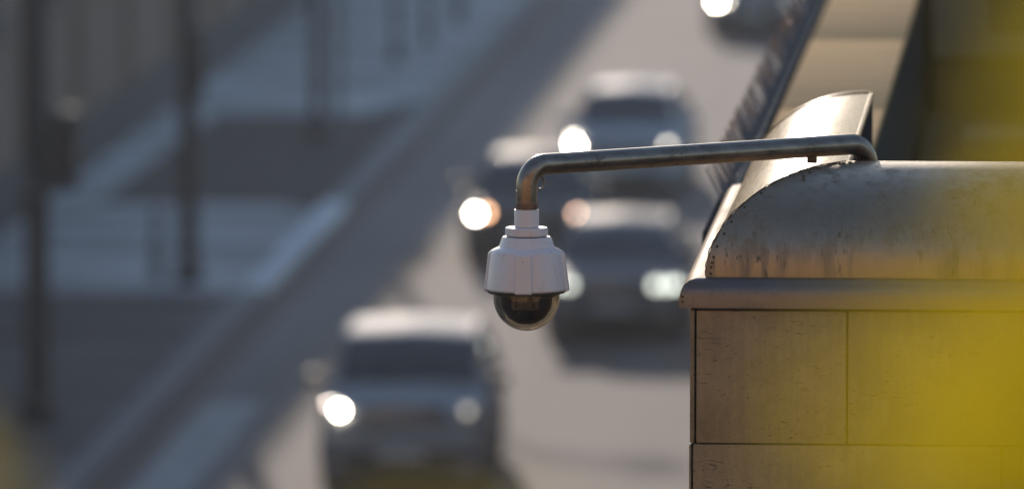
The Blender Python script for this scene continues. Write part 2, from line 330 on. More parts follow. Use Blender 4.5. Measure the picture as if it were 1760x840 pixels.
# ------------------------------------------------------------------ bracket arm
arm = empty('bracket_arm', (-0.62, 25.24, 9.80)); tag(arm, 'bent grey steel tube arm reaching out from the parapet cap', 'bracket')
def al(me, name, m): o = link(name, me, arm, m); o.matrix_parent_inverse = Matrix.Translation((0.62, -25.24, -9.80)); return o
PL, PR_ = Vector((-1.585, 24.507, 9.867)), Vector((-0.640, 25.235, 9.873))
dirh = (PR_ - PL); dirh.z = 0; dirh.normalize(); rise = (PR_.z - PL.z)
rb = 0.062; pts = [PL + Vector((0, 0, -0.126)), PL + Vector((0, 0, -0.1))]
for i in range(0, 13):
    a = R(90 * i / 12); pts.append(PL + dirh * (rb * (1 - math.cos(a))) + Vector((0, 0, -rb + rb * math.sin(a))))
L = (PR_ - PL).length
for i in range(1, 24): pts.append(PL + dirh * (rb + (L - 2 * rb) * i / 24) + Vector((0, 0, rise * i / 24)))
for i in range(0, 13):
    a = R(90 * i / 12); pts.append(PR_ + dirh * (-rb + rb * math.sin(a)) + Vector((0, 0, -rb + rb * math.cos(a))))
pts.append(PR_ + Vector((0, 0, -0.55)))
al(tube_me('tube', pts, 0.0300, 32), 'tube', M['steel'])
al(tube_me('threaded_collar', [PL + Vector((0, 0, -0.108)), PL + Vector((0, 0, -0.110)), PL + Vector((0, 0, -0.125)), PL + Vector((0, 0, -0.127))], [0.0302, 0.0312, 0.0312, 0.029], 32), 'threaded_collar', M['rust'])
al(tube_me('weld_ring', [PL + Vector((0, 0, -0.071)), PL + Vector((0, 0, -0.0715)), PL + Vector((0, 0, -0.0745)), PL + Vector((0, 0, -0.075))], [0.0299, 0.0307, 0.0307, 0.0299], 32), 'weld_ring', M['steel'])
ec = PL + dirh * 0.044 + Vector((0, 0, -0.052)); ring = [ec + dirh * (0.0145 * math.cos(R(q * 15))) + Vector((0, 0, 0.018 * math.sin(R(q * 15)))) for q in range(25)]
al(tube_me('eyelet', ring, 0.0032, 8, False), 'eyelet', M['steel'])
cl = PL + dirh * (L - 0.20) + Vector((0, 0, rise - 0.031))
al(box_me('foot_clip', -0.014, 0.014, -0.012, 0.012, -0.016, 0.004, 0.004), 'foot_clip', M['grime']).location = cl
al(tube_me('base_flange', [PR_ + Vector((0, 0, -0.47)), PR_ + Vector((0, 0, -0.46)), PR_ + Vector((0, 0, -0.459))], [0.07, 0.07, 0.03], 24), 'base_flange', M['steel'])

# ------------------------------------------------------------------ dome camera
PX = 1 / 608.6                                    # metres per photo pixel at the camera's distance
top = PL + Vector((0, 0, -0.126))
sc_ = empty('security_camera', tuple(top)); tag(sc_, 'white dome security camera hanging from the end of the bent arm', 'security camera')
def zz(y): return -(y - 359.5) * PX
link('adapter', lathe_me('adapter', [(0.024, 0.002), (0.0335, 0.001), (0.0350, -0.003), (0.0350, zz(388)), (0.0330, zz(389.5))], 40), sc_, M['white'])
link('cap_ring', lathe_me('cap_ring', [(0.03, zz(389.5)), (0.0575, zz(389.8)), (0.0605, zz(391.5)), (0.0612, zz(402.5)), (0.0590, zz(404)), (0.05, zz(404.2))], 56), sc_, M['white'])
link('gasket', lathe_me('gasket', [(0.055, zz(403.8)), (0.0562, zz(404.2)), (0.0562, zz(406)), (0.055, zz(406.4))], 40), sc_, M['gasket'])
def rib(i, an, r, z):
    k = (an + math.pi / 2 + R(1.0)) % (math.pi / 2); k = min(k, math.pi / 2 - k); on = 1.0 if k < R(12.0) else 0.0
    if i in (6, 7, 8, 9): r += 0.006 * on * (0.5 if i == 6 else 1.0)
    if i in (8, 9, 10, 11): z -= 0.0055 * on
    return r, z
housing = [(0.05, zz(405.5)), (0.0665, zz(405.7)), (0.0690, zz(407)), (0.0775, zz(421)), (0.0790, zz(423)), (0.0955, zz(428.0)), (0.1005, zz(431)), (0.1030, zz(435)), (0.1150, zz(490)), (0.1158, zz(494.5)), (0.1135, zz(497)), (0.100, zz(497.5))]
link('housing', lathe_me('housing', housing, 180, rib, 28), sc_, M['white'])
link('rim_seal', lathe_me('rim_seal', [(0.1125, zz(496.5)), (0.1125, zz(500)), (0.1080, zz(502.5)), (0.0945, zz(503)), (0.0945, zz(498))], 64), sc_, M['gasket'])
rd, zc = 0.0935, zz(511.5)
pr = [(rd, zz(500.5))] + [(rd * math.cos(R(a)), zc - rd * math.sin(R(a))) for a in range(0, 88, 4)] + [(0.0002, zc - rd)]
ri = rd - 0.0035; pi_ = [(0.0002, zc - ri)] + [(ri * math.cos(R(a)), zc - ri * math.sin(R(a))) for a in range(84, -1, -4)] + [(ri, zz(500.5))]
link('dome', lathe_me('dome', pr + pi_, 64, None, 60), sc_, M['dome'])
link('lens_carrier', lathe_me('lens_carrier', [(0.088, zz(500.6)), (0.088, zz(506)), (0.074, zz(510)), (0.070, zz(528)), (0.052, zz(546)), (0.028, zz(555)), (0.0003, zz(557))], 40), sc_, M['module'])
cr = link('lens_block', box_me('lens_block', -0.038, 0.038, -0.074, -0.02, zz(529), zz(503), 0.008), sc_, M['module_grey'])
for dx in (-0.024, 0.0, 0.024): link('rib', box_me('rib', dx - 0.003, dx + 0.003, -0.0765, -0.07, zz(524), zz(505), 0.001), cr, M['module'])
ln = link('lens', lathe_me('lens', [(0.0002, 0.006), (0.012, 0.004), (0.020, 0.0), (0.022, -0.004)], 28), sc_, M['lens']); ln.location = (0.0, -0.066, zz(540)); ln.rotation_euler = (R(125), 0, 0)

# ------------------------------------------------------------------ coping wall running on behind, with bird spikes
cw = empty('coping_wall', (-0.95, 27.8, 0)); tag(cw, 'long low wall with tan metal coping running back beside the road', 'wall')
def cwl(me, name, m): o = link(name, me, cw, m); o.matrix_parent_inverse = Matrix.Translation((0.95, -27.8, 0)); return o
cwl(box_me('wall_body', -1.125, -0.785, 27.78, 120, 0, 9.36), 'wall_body', M['stone'])
ys = [27.80, 28.90, 32.42, 35.94, 39.46, 42.98, 46.5, 50.0, 53.5, 57, 60.5]
for a, b in zip(ys, ys[1:]): cwl(box_me('coping_sheet', -1.150, -0.762, a + 0.012, b - 0.012, 9.362, 9.40 + rnd.uniform(-0.004, 0.004), 0.006), 'coping_sheet', M['coping'])
cwl(box_me('inner_face', -0.784, -0.772, 27.80, 119, 0.0, 9.358), 'inner_face', M['roofing'])
cwl(box_me('gutter', -1.235, -1.152, 27.80, 60, 9.30, 9.372, 0.012), 'gutter', M['gutter'])
spk = tube_me('spike', [(0, 0, 0), (0, 0, 0.135), (0, 0, 0.14)], [0.0024, 0.0022, 0.0005], 6); spk.materials.append(M['spike'])
base = box_me('base_strip', -0.012, 0.012, 0.01, 0.49, 0, 0.008, 0.002); base.materials.append(M['dark_metal'])
for i in range(21):
    st = empty('bird_spike_strip', (-1.19, 28.6 + i * 0.5, 9.372))
    tag(st, 'strip of outward leaning wire bird spikes along the gutter of the coping wall', 'bird spikes', 'bird spike strips on the gutter')
    link('base_strip', base, st)
    for k in range(12):
        o = link('spike', spk, st); o.location = (0.006 * (k % 2 * 2 - 1), 0.02 + k * 0.0415, 0.006); o.rotation_euler = (R(rnd.uniform(-3, 3)), R(-27 + rnd.uniform(-3, 3)), 0)

# ------------------------------------------------------------------ dark roof and house behind the parapet
rf = empty('roof_terrace', (1.0, 30, 8.7)); tag(rf, 'dark felt covered roof lying behind the parapet cap', 'roof')
box('roof_deck', (-1.74, 8, -4.75, 10.15, -0.1, 0.05), M['roofing'], rf); box('roof_body', (-1.73, 7.9, -4.74, 10.14, -8.7, -0.101), M['backing'], rf)
box('step', (-1.55, 8, 7.8, 8.4, 0.051, 0.14), M['trim_wall'], rf, 0.01)
hs = empty('dark_house', (0, 40.2, 0)); tag(hs, 'shadowed dark house behind the parapet, seen through yellow leaves', 'house')
box('wall', (-0.70, 9, 0, 12, 0, 19), M['dark_wall'], hs)
box('string_course', (-0.72, 9, -0.06, -0.002, 9.02, 9.12), M['trim_wall'], hs)
box('corner_pier', (-0.72, -0.46, -0.05, -0.003, 9.121, 18), M['trim_wall'], hs)
for k in range(4):
    wn = box('window', (0.02 + k * 1.5, 1.02 + k * 1.5, -0.03, -0.002, 9.6, 11.2), M['dark_metal'], hs)
    box('pane', (0.09 + k * 1.5, 0.95 + k * 1.5, -0.036, -0.031, 9.67, 11.13), M['dark_glass'], wn)
    box('sill', (-0.03 + k * 1.5, 1.07 + k * 1.5, -0.10, -0.002, 9.53, 9.598), M['trim_wall'], wn)

# ------------------------------------------------------------------ unseen ochre block, added behind the photographer to bounce warm sunlight
fb = empty('warm_bounce_block', (0, -22, 0)); tag(fb, 'tall unseen ochre block added behind the photographer to bounce the low sun', 'building')
box('wall', (-70, 60, -14, 0, 0, 34), M['ochre'], fb); box('cornice', (-70.4, 60.4, -14.4, 0.4, 34.001, 34.6), M['ochre'], fb)
wme = box_me('window', -0.7, 0.7, 0.001, 0.06, 0, 1.9); wme.materials.append(M['dark_metal']); pme = box_me('pane', -0.62, 0.62, 0.061, 0.068, 0.08, 1.82); pme.materials.append(M['dark_glass'])
for q in range(9):
    for k in range(24):
        a = link('window', wme, fb); a.location = (-66 + k * 5.2, 0, 1.5 + q * 3.6); link('pane', pme, a)

fe = empty('horizon_sky_screen', (0, 430, 0)); tag(fe, 'broad unseen block added far beyond the cars to screen the horizon sky', 'building')  # unseen block added to cut the bright horizon sky
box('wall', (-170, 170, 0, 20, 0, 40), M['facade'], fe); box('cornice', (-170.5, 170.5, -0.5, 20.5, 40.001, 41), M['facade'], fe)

# ------------------------------------------------------------------ building along the left pavement
bd = empty('street_building', (-15.8, 78, 0)); tag(bd, 'long brown rendered building in shade along the pavement', 'building')
BH = 9.4
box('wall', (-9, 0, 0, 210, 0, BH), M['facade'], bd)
box('plinth', (0.001, 0.16, 0.0, 210, 0, 0.90), M['plinth'], bd, 0.02)
box('cornice', (-9.2, 0.12, -0.1, 210.1, BH + 0.001, BH + 0.22), M['facade'], bd, 0.03)
for k in range(30):
    box('pilaster', (0.001, 0.11, 1.0 + k * 7.0, 1.8 + k * 7.0, 0.901, BH - 0.02), M['facade'], bd, 0.02)
    for q in (2.6, 5.0):
        wn = box('window', (0.0015, 0.05, q + k * 7.0, q + 1.5 + k * 7.0, 2.9, 4.7), M['dark_metal'], bd)
        box('pane', (0.051, 0.058, q + 0.1 + k * 7.0, q + 1.4 + k * 7.0, 3.0, 4.6), M['dark_glass'], wn)
        box('sill', (0.0017, 0.14, q - 0.1 + k * 7.0, q + 1.6 + k * 7.0, 2.8, 2.898), M['facade'], wn)

# ------------------------------------------------------------------ poles and signals on the pavement
def signal_head(parent, x, y, z, name='signal_head'):
    h = link(name, box_me(name, x - 0.16, x + 0.16, y - 0.13, y + 0.13, z, z + 0.95, 0.04), parent, M['dark_metal'])
    for k in range(3):
        vz = lathe_me('visor', [(0.115, 0), (0.12, 0.01), (0.115, 0.16), (0.10, 0.16), (0.10, 0.012), (0.0005, 0.010)], 18); o = link('visor', vz, h, M['dark_metal']); o.location = (x, y - 0.125, z + 0.17 + 0.3 * k); o.rotation_euler = (R(90), 0, 0)
    return h
def pole(name, x, y, h, r, label, cat, m='dark_metal'):
    p = empty(name, (x, y, 0.10)); tag(p, label, cat)
    link('shaft', tube_me('shaft', [(0, 0, 0), (0, 0, h * 0.5), (0, 0, h)], [r, r * 0.93, r * 0.8], 16), p, M[m])
    link('base_plate', tube_me('base_plate', [(0, 0, 0), (0, 0, 0.25), (0, 0, 0.3)], [r * 1.5, r * 1.5, r * 1.02], 16), p, M[m])
    return p
p = pole('traffic_signal', -12.33, 101.5, 6.2, 0.15, 'dark signal post nearest the camera at the edge of the picture', 'traffic signal')
signal_head(p, 0.33, 0, 2.75); box('bracket', (0.0, 0.17, -0.03, 0.03, 3.15, 3.21), M['dark_metal'], p); box('control_box', (-0.17, 0.17, -0.32, -0.1, 2.55, 2.75), M['dark_metal'], p, 0.02)
p = pole('traffic_signal', -12.23, 117.8, 5.6, 0.135, 'dark signal post standing beside the white kerb stones', 'traffic signal')
signal_head(p, 0.10, -0.28, 2.6); box('bracket', (0.04, 0.16, -0.2, 0.0, 3.0, 3.06), M['dark_metal'], p)
p = pole('lamp_post', -12.57, 141.4, 8.5, 0.10, 'tall grey lamp post across the side street, nearer of a pair', 'lamp post', 'dark_metal')
link('lamp_arm', tube_me('lamp_arm', [(0, 0, 8.4), (0.3, 0, 8.9), (1.4, 0, 9.1)], 0.05, 10), p, M['dark_metal']); box('lamp_head', (1.3, 2.0, -0.15, 0.15, 9.03, 9.17), M['grey_metal'], p, 0.03)
p = pole('sign_post', -12.40, 143.3, 4.6, 0.07, 'thin grey sign post close behind the lamp post', 'sign post', 'grey_metal')
box('sign_plate', (-0.3, 0.3, -0.09, -0.075, 3.7, 4.3), M['grey_metal'], p, 0.004)
p = pole('guide_post', -12.72, 118.3, 0.95, 0.07, 'short dull post left of the signal by the white kerb stones', 'post', 'grey_metal')
link('cap', tube_me('cap', [(0, 0, 0.95), (0, 0, 0.99), (0, 0, 1.0)], [0.062, 0.06, 0.03], 14), p, M['grey_metal'])
for i, (x, y, hh) in enumerate(((-12.6, 158, 3.2), (-12.4, 163, 3.2), (-12.2, 168, 3.2), (-12.5, 173, 3.2), (-12.2, 181, 3.4))):
    p = pole('railing_post', x, y, hh, 0.07, '%s slim dark post beyond the lamp post along the pavement' % ('first', 'second', 'third', 'fourth', 'fifth and farthest')[i], 'post'); p['group'] = 'far posts along the pavement'
    link('finial', lathe_me('finial', [(0.0005, hh + 0.16), (0.05, hh + 0.12), (0.07, hh + 0.06), (0.04, hh), (0.05, hh - 0.02)], 12), p, M['dark_metal'])

# ------------------------------------------------------------------ cars
def catmull(ps, t):
    n = len(ps) - 1; i = min(int(t), n - 1); u = t - i
    p0 = ps[i - 1] if i > 0 else ps[0]; p1, p2 = ps[i], ps[i + 1]; p3 = ps[i + 2] if i + 2 <= n else ps[n]
    c = 0.42
    return [((2 * u**3 - 3 * u**2 + 1) * b + (u**3 - 2 * u**2 + u) * c * (d - a) + (-2 * u**3 + 3 * u**2) * d + (u**3 - u**2) * c * (e - b)) for a, b, d, e in zip(p0, p1, p2, p3)]
def car_materials(tagname, col, metal, rough):
    m = mat('paint_' + tagname, col, rough, metal, Coat_Weight=0.0, Specular_IOR_Level=0.014); n = NB(m)
    n.col(n.mix(n.math('MULTIPLY', n.ramp(n.noise(3, (1, 1, 1), 4), [(0.45, 0.0), (0.75, 1.0)]), 0.3), col, tuple(q * 0.7 + 0.02 for q in col))); return m
M['car_glass'] = mat('car_glass', (0.012, 0.014, 0.016), 0.06, 0.0, Coat_Weight=0.5)
M['tyre'] = noisy('tyre_rubber', (0.018, 0.018, 0.018), (0.03, 0.03, 0.03), 20, 0.85)
M['rim'] = mat('alloy', (0.45, 0.45, 0.46), 0.3, 1.0)
M['black_plastic'] = noisy('black_plastic', (0.02, 0.02, 0.021), (0.03, 0.03, 0.031), 20, 0.5, 0.1, 0.002)
M['chrome'] = mat('chrome_trim', (0.65, 0.65, 0.66), 0.15, 1.0)
M['plate'] = noisy('number_plate', (0.55, 0.55, 0.50), (0.60, 0.60, 0.55), 20, 0.5, 0.0)
M['reflector'] = mat('lamp_bowl', (0.55, 0.55, 0.56), 0.25, 0.8)
def lampmat(name, col, st):
    m = bpy.data.materials.new(name); m.use_nodes = True; b = m.node_tree.nodes['Principled BSDF']; b.inputs['Base Color'].default_value = (0.8, 0.8, 0.8, 1)
    b.inputs['Emission Color'].default_value = (*col, 1); b.inputs['Emission Strength'].default_value = st; return m
tyre_me = lathe_me('tyre', [(0.21, -0.09), (0.30, -0.10), (0.325, -0.075), (0.33, 0), (0.325, 0.075), (0.30, 0.10), (0.21, 0.09), (0.21, -0.09)], 32); tyre_me.materials.append(M['tyre'])
def rim_mesh():
    bm = bmesh.new()
    me = lathe_me('rim', [(0.215, 0.085), (0.20, 0.07), (0.195, 0.0), (0.0005, -0.01)], 32); bm.from_mesh(me)
    for k in range(5):
        bmesh.ops.create_cube(bm, size=1, matrix=Matrix.Rotation(R(72 * k), 4, 'Z') @ Matrix.Translation((0.11, 0, 0.05)) @ Matrix.Diagonal((0.2, 0.05, 0.04, 1)))
    bmesh.ops.create_cone(bm, cap_ends=True, segments=16, radius1=0.06, radius2=0.05, depth=0.06, matrix=Matrix.Translation((0, 0, 0.05)))
    bm.to_mesh(me); bm.free(); me.materials.append(M['rim']); return me
rim_me = rim_mesh()
def make_car(name, label, loc, rz, W, Lc, hood, roof, bonnet, wsb, wst, rrf, paint, lampL, lampR, low_trim=True, zl=0.66, lampw=(0.10, 0.34), lamph=0.15, mir=True, lamp_r=0.075, extra=(), cab=0.70):
    """front of the car at y = 0 facing -y; wsb/wst = y of the windscreen's foot and head, rrf = rear end of the roof"""
    root = empty(name, loc, rz); tag(root, label, 'car', 'cars queueing towards the camera')
    hw = W / 2; fz = hood - 0.13                      # top edge of the front face
    def st(y, wf, zb, zs, zt, rw, cr):               # station: width factor, underside, shoulder, top edge, top width, crown
        w_ = hw * wf
        return [y, 0.0, zb, w_ * 0.86, zb, w_ * 0.985, zb + 0.09, w_, (zb + zs) * 0.5, w_ * 0.975, zs, rw * 1.0, zt - 0.035, rw * 0.86, zt, 0.0, zt + cr]
    S = [st(0.03, 0.50, 0.34, 0.60, fz - 0.10, hw * 0.40, 0.0), st(0.0, 0.80, 0.23, 0.60, fz - 0.03, hw * 0.70, 0.01), st(0.10, 0.93, 0.20, fz - 0.05, fz + 0.03, hw * 0.80, 0.02), st(0.35, 0.985, 0.19, hood - 0.12, hood - 0.06, hw * 0.84, 0.03),
         st(0.75, 1.0, 0.18, hood - 0.06, hood - 0.01, hw * 0.86, 0.03), st(wsb, 1.0, 0.18, hood + 0.0, hood + 0.045, hw * 0.85, 0.03), st((wsb + wst) / 2, 1.0, 0.18, hood + 0.02, (hood + roof) / 2 + 0.05, hw * (cab + 0.85) / 2, 0.035), st(wst, 1.0, 0.18, hood + 0.03, roof - 0.035, hw * cab, 0.035),
         st((wst + rrf) / 2, 1.0, 0.18, hood + 0.04, roof, hw * (cab - 0.01), 0.035), st(rrf, 0.99, 0.20, hood + 0.05, roof - 0.05, hw * (cab - 0.04), 0.03), st((rrf + Lc) / 2 + 0.1, 0.97, 0.24, hood + 0.05, (hood + roof) / 2, hw * 0.72, 0.02), st(Lc - 0.06, 0.93, 0.28, hood, hood + 0.05, hw * 0.76, 0.01), st(Lc, 0.85, 0.34, hood - 0.2, hood - 0.1, hw * 0.7, 0.0)]
    def pt(s, t, sg=1, off=0.0):
        q = catmull(S, s); ys = q[0]; cs = [(q[1 + 2 * k], q[2 + 2 * k]) for k in range(8)]; x, z = catmull(cs, t); p_ = Vector((x * sg, ys, z))
        if off:
            e = 0.02; qa = catmull(S, max(0, min(len(S) - 1, s + e))); qb = catmull(S, max(0, s - e))
            def at(qq, tt): c_ = [(qq[1 + 2 * k], qq[2 + 2 * k]) for k in range(8)]; a, b = catmull(c_, max(0, min(7, tt))); return Vector((a * sg, qq[0], b))
            du = at(qa, t) - at(qb, t); dv = at(q, t + e) - at(q, t - e); nn = du.cross(dv)
            if nn.length > 1e-9:
                nn.normalize(); c0 = Vector((0, Lc / 2, (hood + 0.2) / 2))
                if nn.dot(p_ - c0) < 0: nn = -nn
                p_ = p_ + nn * off
        return p_
    NS, NT = (len(S) - 1) * 4, 7 * 4
    rows = []
    for i in range(NS + 1):
        s = i / 4; half = [pt(s, j / 4) for j in range(NT + 1)]; rows.append([Vector((-q.x, q.y, q.z)) for q in half[1:]][::-1][:0] + half + [Vector((-q.x, q.y, q.z)) for q in half[:-1]][::-1])
    bme = grid_me('body', rows, 50)
    bm = bmesh.new(); bm.from_mesh(bme); bmesh.ops.holes_fill(bm, edges=[e for e in bm.edges if e.is_boundary], sides=0); bmesh.ops.recalc_face_normals(bm, faces=bm.faces); bm.to_mesh(bme); bm.free(); smooth(bme, 50)
    body = link('body', bme, root, paint)
    def patch(nm, s0, s1, t0, t1, off, m, both=False, par=root, ns=10, ntt=8, sg=1):
        rows = []
        for i in range(ns + 1):
            s = s0 + (s1 - s0) * i / ns; r = [pt(s, t0 + (t1 - t0) * j / ntt, sg, off) for j in range(ntt + 1)]
            if both: r = r[:-1] + [pt(s, t0 + (t1 - t0) * j / ntt, -1, off) for j in range(ntt, -1, -1)]
            rows.append(r)
        return link(nm, grid_me(nm, rows, 60), par, m)
    ws = patch('windscreen', 5.18, 6.86, 5.55, 7.0, 0.006, M['car_glass'], True)
    patch('rear_window', 9.2, 10.6, 5.6, 7.0, 0.006, M['car_glass'], True)
    for sg in (1, -1):
        patch('side_window', 6.3, 8.0, 4.2, 4.88, 0.006, M['car_glass'], sg=sg); patch('side_window', 8.08, 9.3, 4.2, 4.88, 0.006, M['car_glass'], sg=sg)
        d = patch('door', 5.3, 7.95, 2.2, 4.1, 0.004, paint, sg=sg); hp = pt(7.6, 3.7, sg, 0.02); box('handle', (hp.x - 0.02, hp.x + 0.02, hp.y - 0.1, hp.y + 0.1, hp.z - 0.015, hp.z + 0.015), M['chrome'], d, 0.008)
        patch('door', 8.02, 9.1, 2.4, 4.1, 0.004, paint, sg=sg)
    # wipers on the glass
    for wx in (-0.25, 0.3):
        a = pt(5.2, 6.7 if wx > 0 else 6.8, 1 if wx > 0 else -1, 0.02); b_ = Vector((a.x - 0.45, pt(5.5, 6.5, 1, 0.02).y, pt(5.5, 6.5, 1, 0.03).z)); link('wiper', tube_me('wiper', [a, (a + b_) / 2 + Vector((0, -0.01, 0.01)), b_], 0.01, 6), root, M['black_plastic'])
    # nose: grille, lower intake, bumper bar, plate
    def nose(nm, xw, z0, z1, m, y=-0.012, dep=0.10, par=root, bev=0.02): return link(nm, box_me(nm, -xw, xw, y, y + dep, z0, z1, bev), par, m)
    gr = nose('grille', hw * 0.52, zl - 0.10, zl + 0.06, M['black_plastic'], -0.02)
    for k in range(3): nose('grille_bar', hw * 0.50, zl - 0.085 + k * 0.05, zl - 0.07 + k * 0.05, M['chrome'], -0.03, 0.02, gr, 0.004)
    nose('bumper', hw * 0.90, 0.36, 0.50, M['black_plastic'] if low_trim else paint, -0.035, 0.30, root, 0.05)
    li = nose('lower_intake', hw * 0.66, 0.235, 0.345, M['black_plastic'], -0.015)
    nose('number_plate', 0.26, 0.39, 0.49, M['plate'], -0.047, 0.012, root, 0.003)
    for sg in (1, -1):
        cx = sg * hw * 0.78; hl = link('headlight', box_me('headlight', cx - lampw[1] / 2, cx + lampw[1] / 2, -0.004, 0.22, zl - lamph / 2, zl + lamph / 2, 0.05, 3), root, M['reflector']); hl.rotation_euler = (0, 0, 0)
        lm = lampR if sg > 0 else lampL
        o = link('lamp', lathe_me('lamp', [(0.0004, 0.03), (lamp_r * 0.6, 0.024), (lamp_r, 0.006), (lamp_r, -0.01)], 24), hl, lm[0]); o.location = (cx + lm[1] * sg, -0.012, zl); o.rotation_euler = (R(90), 0, 0)
        for (es, dx, dz, em, er) in extra:
            if es == sg: o = link('side_glow', lathe_me('side_glow', [(0.0004, 0.03), (er * 0.6, 0.024), (er, 0.006), (er, -0.01)], 20), hl, em[0]); o.location = (cx + dx, -0.014, zl + dz); o.rotation_euler = (R(90), 0, 0)
        fx = sg * hw * 0.70; o = link('fog_lamp', lathe_me('fog_lamp', [(0.0004, 0.02), (0.04, 0.014), (0.05, 0.0), (0.05, -0.02)], 16), root, M['reflector']); o.location = (fx, -0.012, 0.30); o.rotation_euler = (R(90), 0, 0)
        # door mirrors
        mp = pt(5.55, 4.1, sg, 0.0); mb = link('mirror', box_me('mirror', mp.x + sg * 0.12 - 0.11, mp.x + sg * 0.12 + 0.11, mp.y - 0.02, mp.y + 0.11, mp.z + 0.0, mp.z + 0.16, 0.045, 3), root, paint if not low_trim else M['black_plastic'])
        link('mirror_arm', tube_me('mirror_arm', [mp + Vector((-sg * 0.03, 0.05, 0.02)), mp + Vector((sg * 0.06, 0.05, 0.05))], 0.022, 8), mb, M['black_plastic'])
        for wy in (0.82, Lc - 0.85):
            whl = empty('wheel', (sg * (hw - 0.10), wy, 0.33)); whl.parent = root; whl.rotation_euler = (0, R(90) * sg, 0)
            link('tyre', tyre_me, whl); link('rim', rim_me, whl)
            arch = [(0.335, 0.0), (0.37, 0.0), (0.37, 0.13), (0.335, 0.13)]
            av, af = [], []
            for q in range(17):
                an = R(180 * q / 16)
                for (rr, dx_) in arch: av.append((sg * (hw - 0.11) + sg * dx_ * 0.95, wy + rr * math.cos(an), 0.33 + rr * math.sin(an)))
            for q in range(16):
                for k in range(4): af.append((q * 4 + k, q * 4 + (k + 1) % 4, q * 4 + 4 + (k + 1) % 4, q * 4 + 4 + k))
            link('wheel_arch', mesh('wheel_arch', av, af, 40), root, M['black_plastic'])
    return root
P_silver = car_materials('silver', (0.38, 0.39, 0.405), 0.12, 0.62); P_dark = car_materials('graphite', (0.085, 0.092, 0.103), 0.12, 0.5)
P_grey = car_materials('grey', (0.17, 0.18, 0.195), 0.12, 0.5); P_pale = car_materials('pale', (0.32, 0.335, 0.36), 0.12, 0.5); P_black = car_materials('black', (0.03, 0.032, 0.036), 0.2, 0.3)
white = (1.0, 0.90, 0.74)
def L_(st, col=white, dx=0.0): return (lampmat('lit_lamp_%d' % int(st * 10), col, st), dx)
cars = []
cars.append(make_car('parked_car'.replace('parked_', 'silver_'), 'silver people carrier nearest the camera, headlights lit, in shade at its front', (-7.58, 95.7, 0), R(1), 1.88, 4.5, 1.04, 1.64, 0.9, 0.95, 1.75, 3.7, P_silver, L_(45, white, -0.05), L_(0.8), True, 0.94, (0.10, 0.22), 0.13, lamp_r=0.045, cab=0.80))
cars.append(make_car('dark_car', 'dark grey saloon just behind the dome camera with wide pale headlights', (-6.12, 111.8, 0), R(0), 1.84, 4.6, 0.90, 1.40, 0.9, 1.15, 2.0, 3.5, P_grey, L_(1.8, (0.95, 1.0, 0.86)), L_(2.0, (0.95, 1.0, 0.86)), False, 0.73, (0.10, 0.52), 0.17, lamp_r=0.06, extra=((1, -0.16, 0.0, L_(2.1, (0.95, 1.0, 0.86)), 0.06), (-1, 0.16, 0.0, L_(1.9, (0.95, 1.0, 0.86)), 0.06), (1, 0.12, 0.01, L_(2.2, (0.95, 1.0, 0.86)), 0.05))))
cars.append(make_car('dark_car', 'graphite car with one glaring white and one orange headlight', (-7.86, 121.5, 0), R(0), 1.84, 4.3, 0.92, 1.42, 0.9, 1.05, 1.85, 3.4, P_dark, L_(62), L_(9, (1.0, 0.60, 0.40)), True, 0.74, lamp_r=0.048, extra=((-1, 0.15, 0.02, L_(9.1, (1.0, 0.50, 0.25)), 0.045), (-1, -0.13, 0.30, L_(0.6), 0.03))))  # last extra is a faint glowing disc above the bonnet, not a lamp
cars.append(make_car('pale_car', 'pale grey car with a glaring headlight above the bracket arm', (-7.12, 132.4, 0), R(-1), 1.82, 4.6, 0.96, 1.52, 0.9, 1.05, 1.85, 3.6, P_pale, L_(60), L_(4.5), False, 0.78, lamp_r=0.05, extra=((-1, -0.02, 0.10, L_(20), 0.03),)))
cars.append(make_car('grey_car', 'grey car cut off by the top of the picture, farthest of the queue', (-6.42, 166.4, 0), R(0), 1.80, 4.5, 0.92, 1.48, 0.9, 1.05, 1.85, 3.5, P_grey, L_(60), L_(1), True, 0.68, lamp_r=0.05, extra=((-1, 0.16, 0.02, L_(20), 0.03),)))

# ------------------------------------------------------------------ yellow-leaved tree by the photographer
tr = empty('yellow_tree', (1.25, 3.4, 0)); tag(tr, 'yellow leaved tree blurred close to the camera along the picture edge', 'tree')
def tl(me, name, m): o = link(name, me, tr, m); o.matrix_parent_inverse = Matrix.Translation((-1.25, -3.4, 0)); return o
tl(tube_me('trunk', [(1.25, 3.4, 0), (1.22, 3.42, 4), (1.28, 3.38, 8), (1.24, 3.36, 10.8), (1.18, 3.3, 12.4), (1.1, 3.3, 13.1)], [0.16, 0.13, 0.10, 0.07, 0.03, 0.008], 12), 'trunk', M['bark'])
def branch(p, r0): tl(tube_me('branch', p, [r0 * (1 - 0.85 * i / (len(p) - 1)) for i in range(len(p))], 8), 'branch', M['bark'])
branch([(1.24, 3.36, 11.0), (0.8, 3.2, 11.35), (0.35, 3.08, 11.55), (0.08, 3.02, 11.64), (-0.03, 3.0, 11.70), (-0.045, 2.98, 11.73)], 0.018)
branch([(1.26, 3.36, 10.7), (0.7, 3.2, 11.0), (0.1, 3.1, 11.25), (-0.25, 3.02, 11.45), (-0.43, 3.0, 11.60), (-0.44, 2.98, 11.65)], 0.018)
for k in range(7):
    a = k * 0.9; z = 11.4 + 0.2 * k; branch([(1.22, 3.36, z), (1.22 + 0.4 * math.cos(a), 3.36 + 0.4 * math.sin(a), z + 0.25), (1.22 + 0.75 * math.cos(a), 3.36 + 0.75 * math.sin(a), z + 0.35)], 0.02)
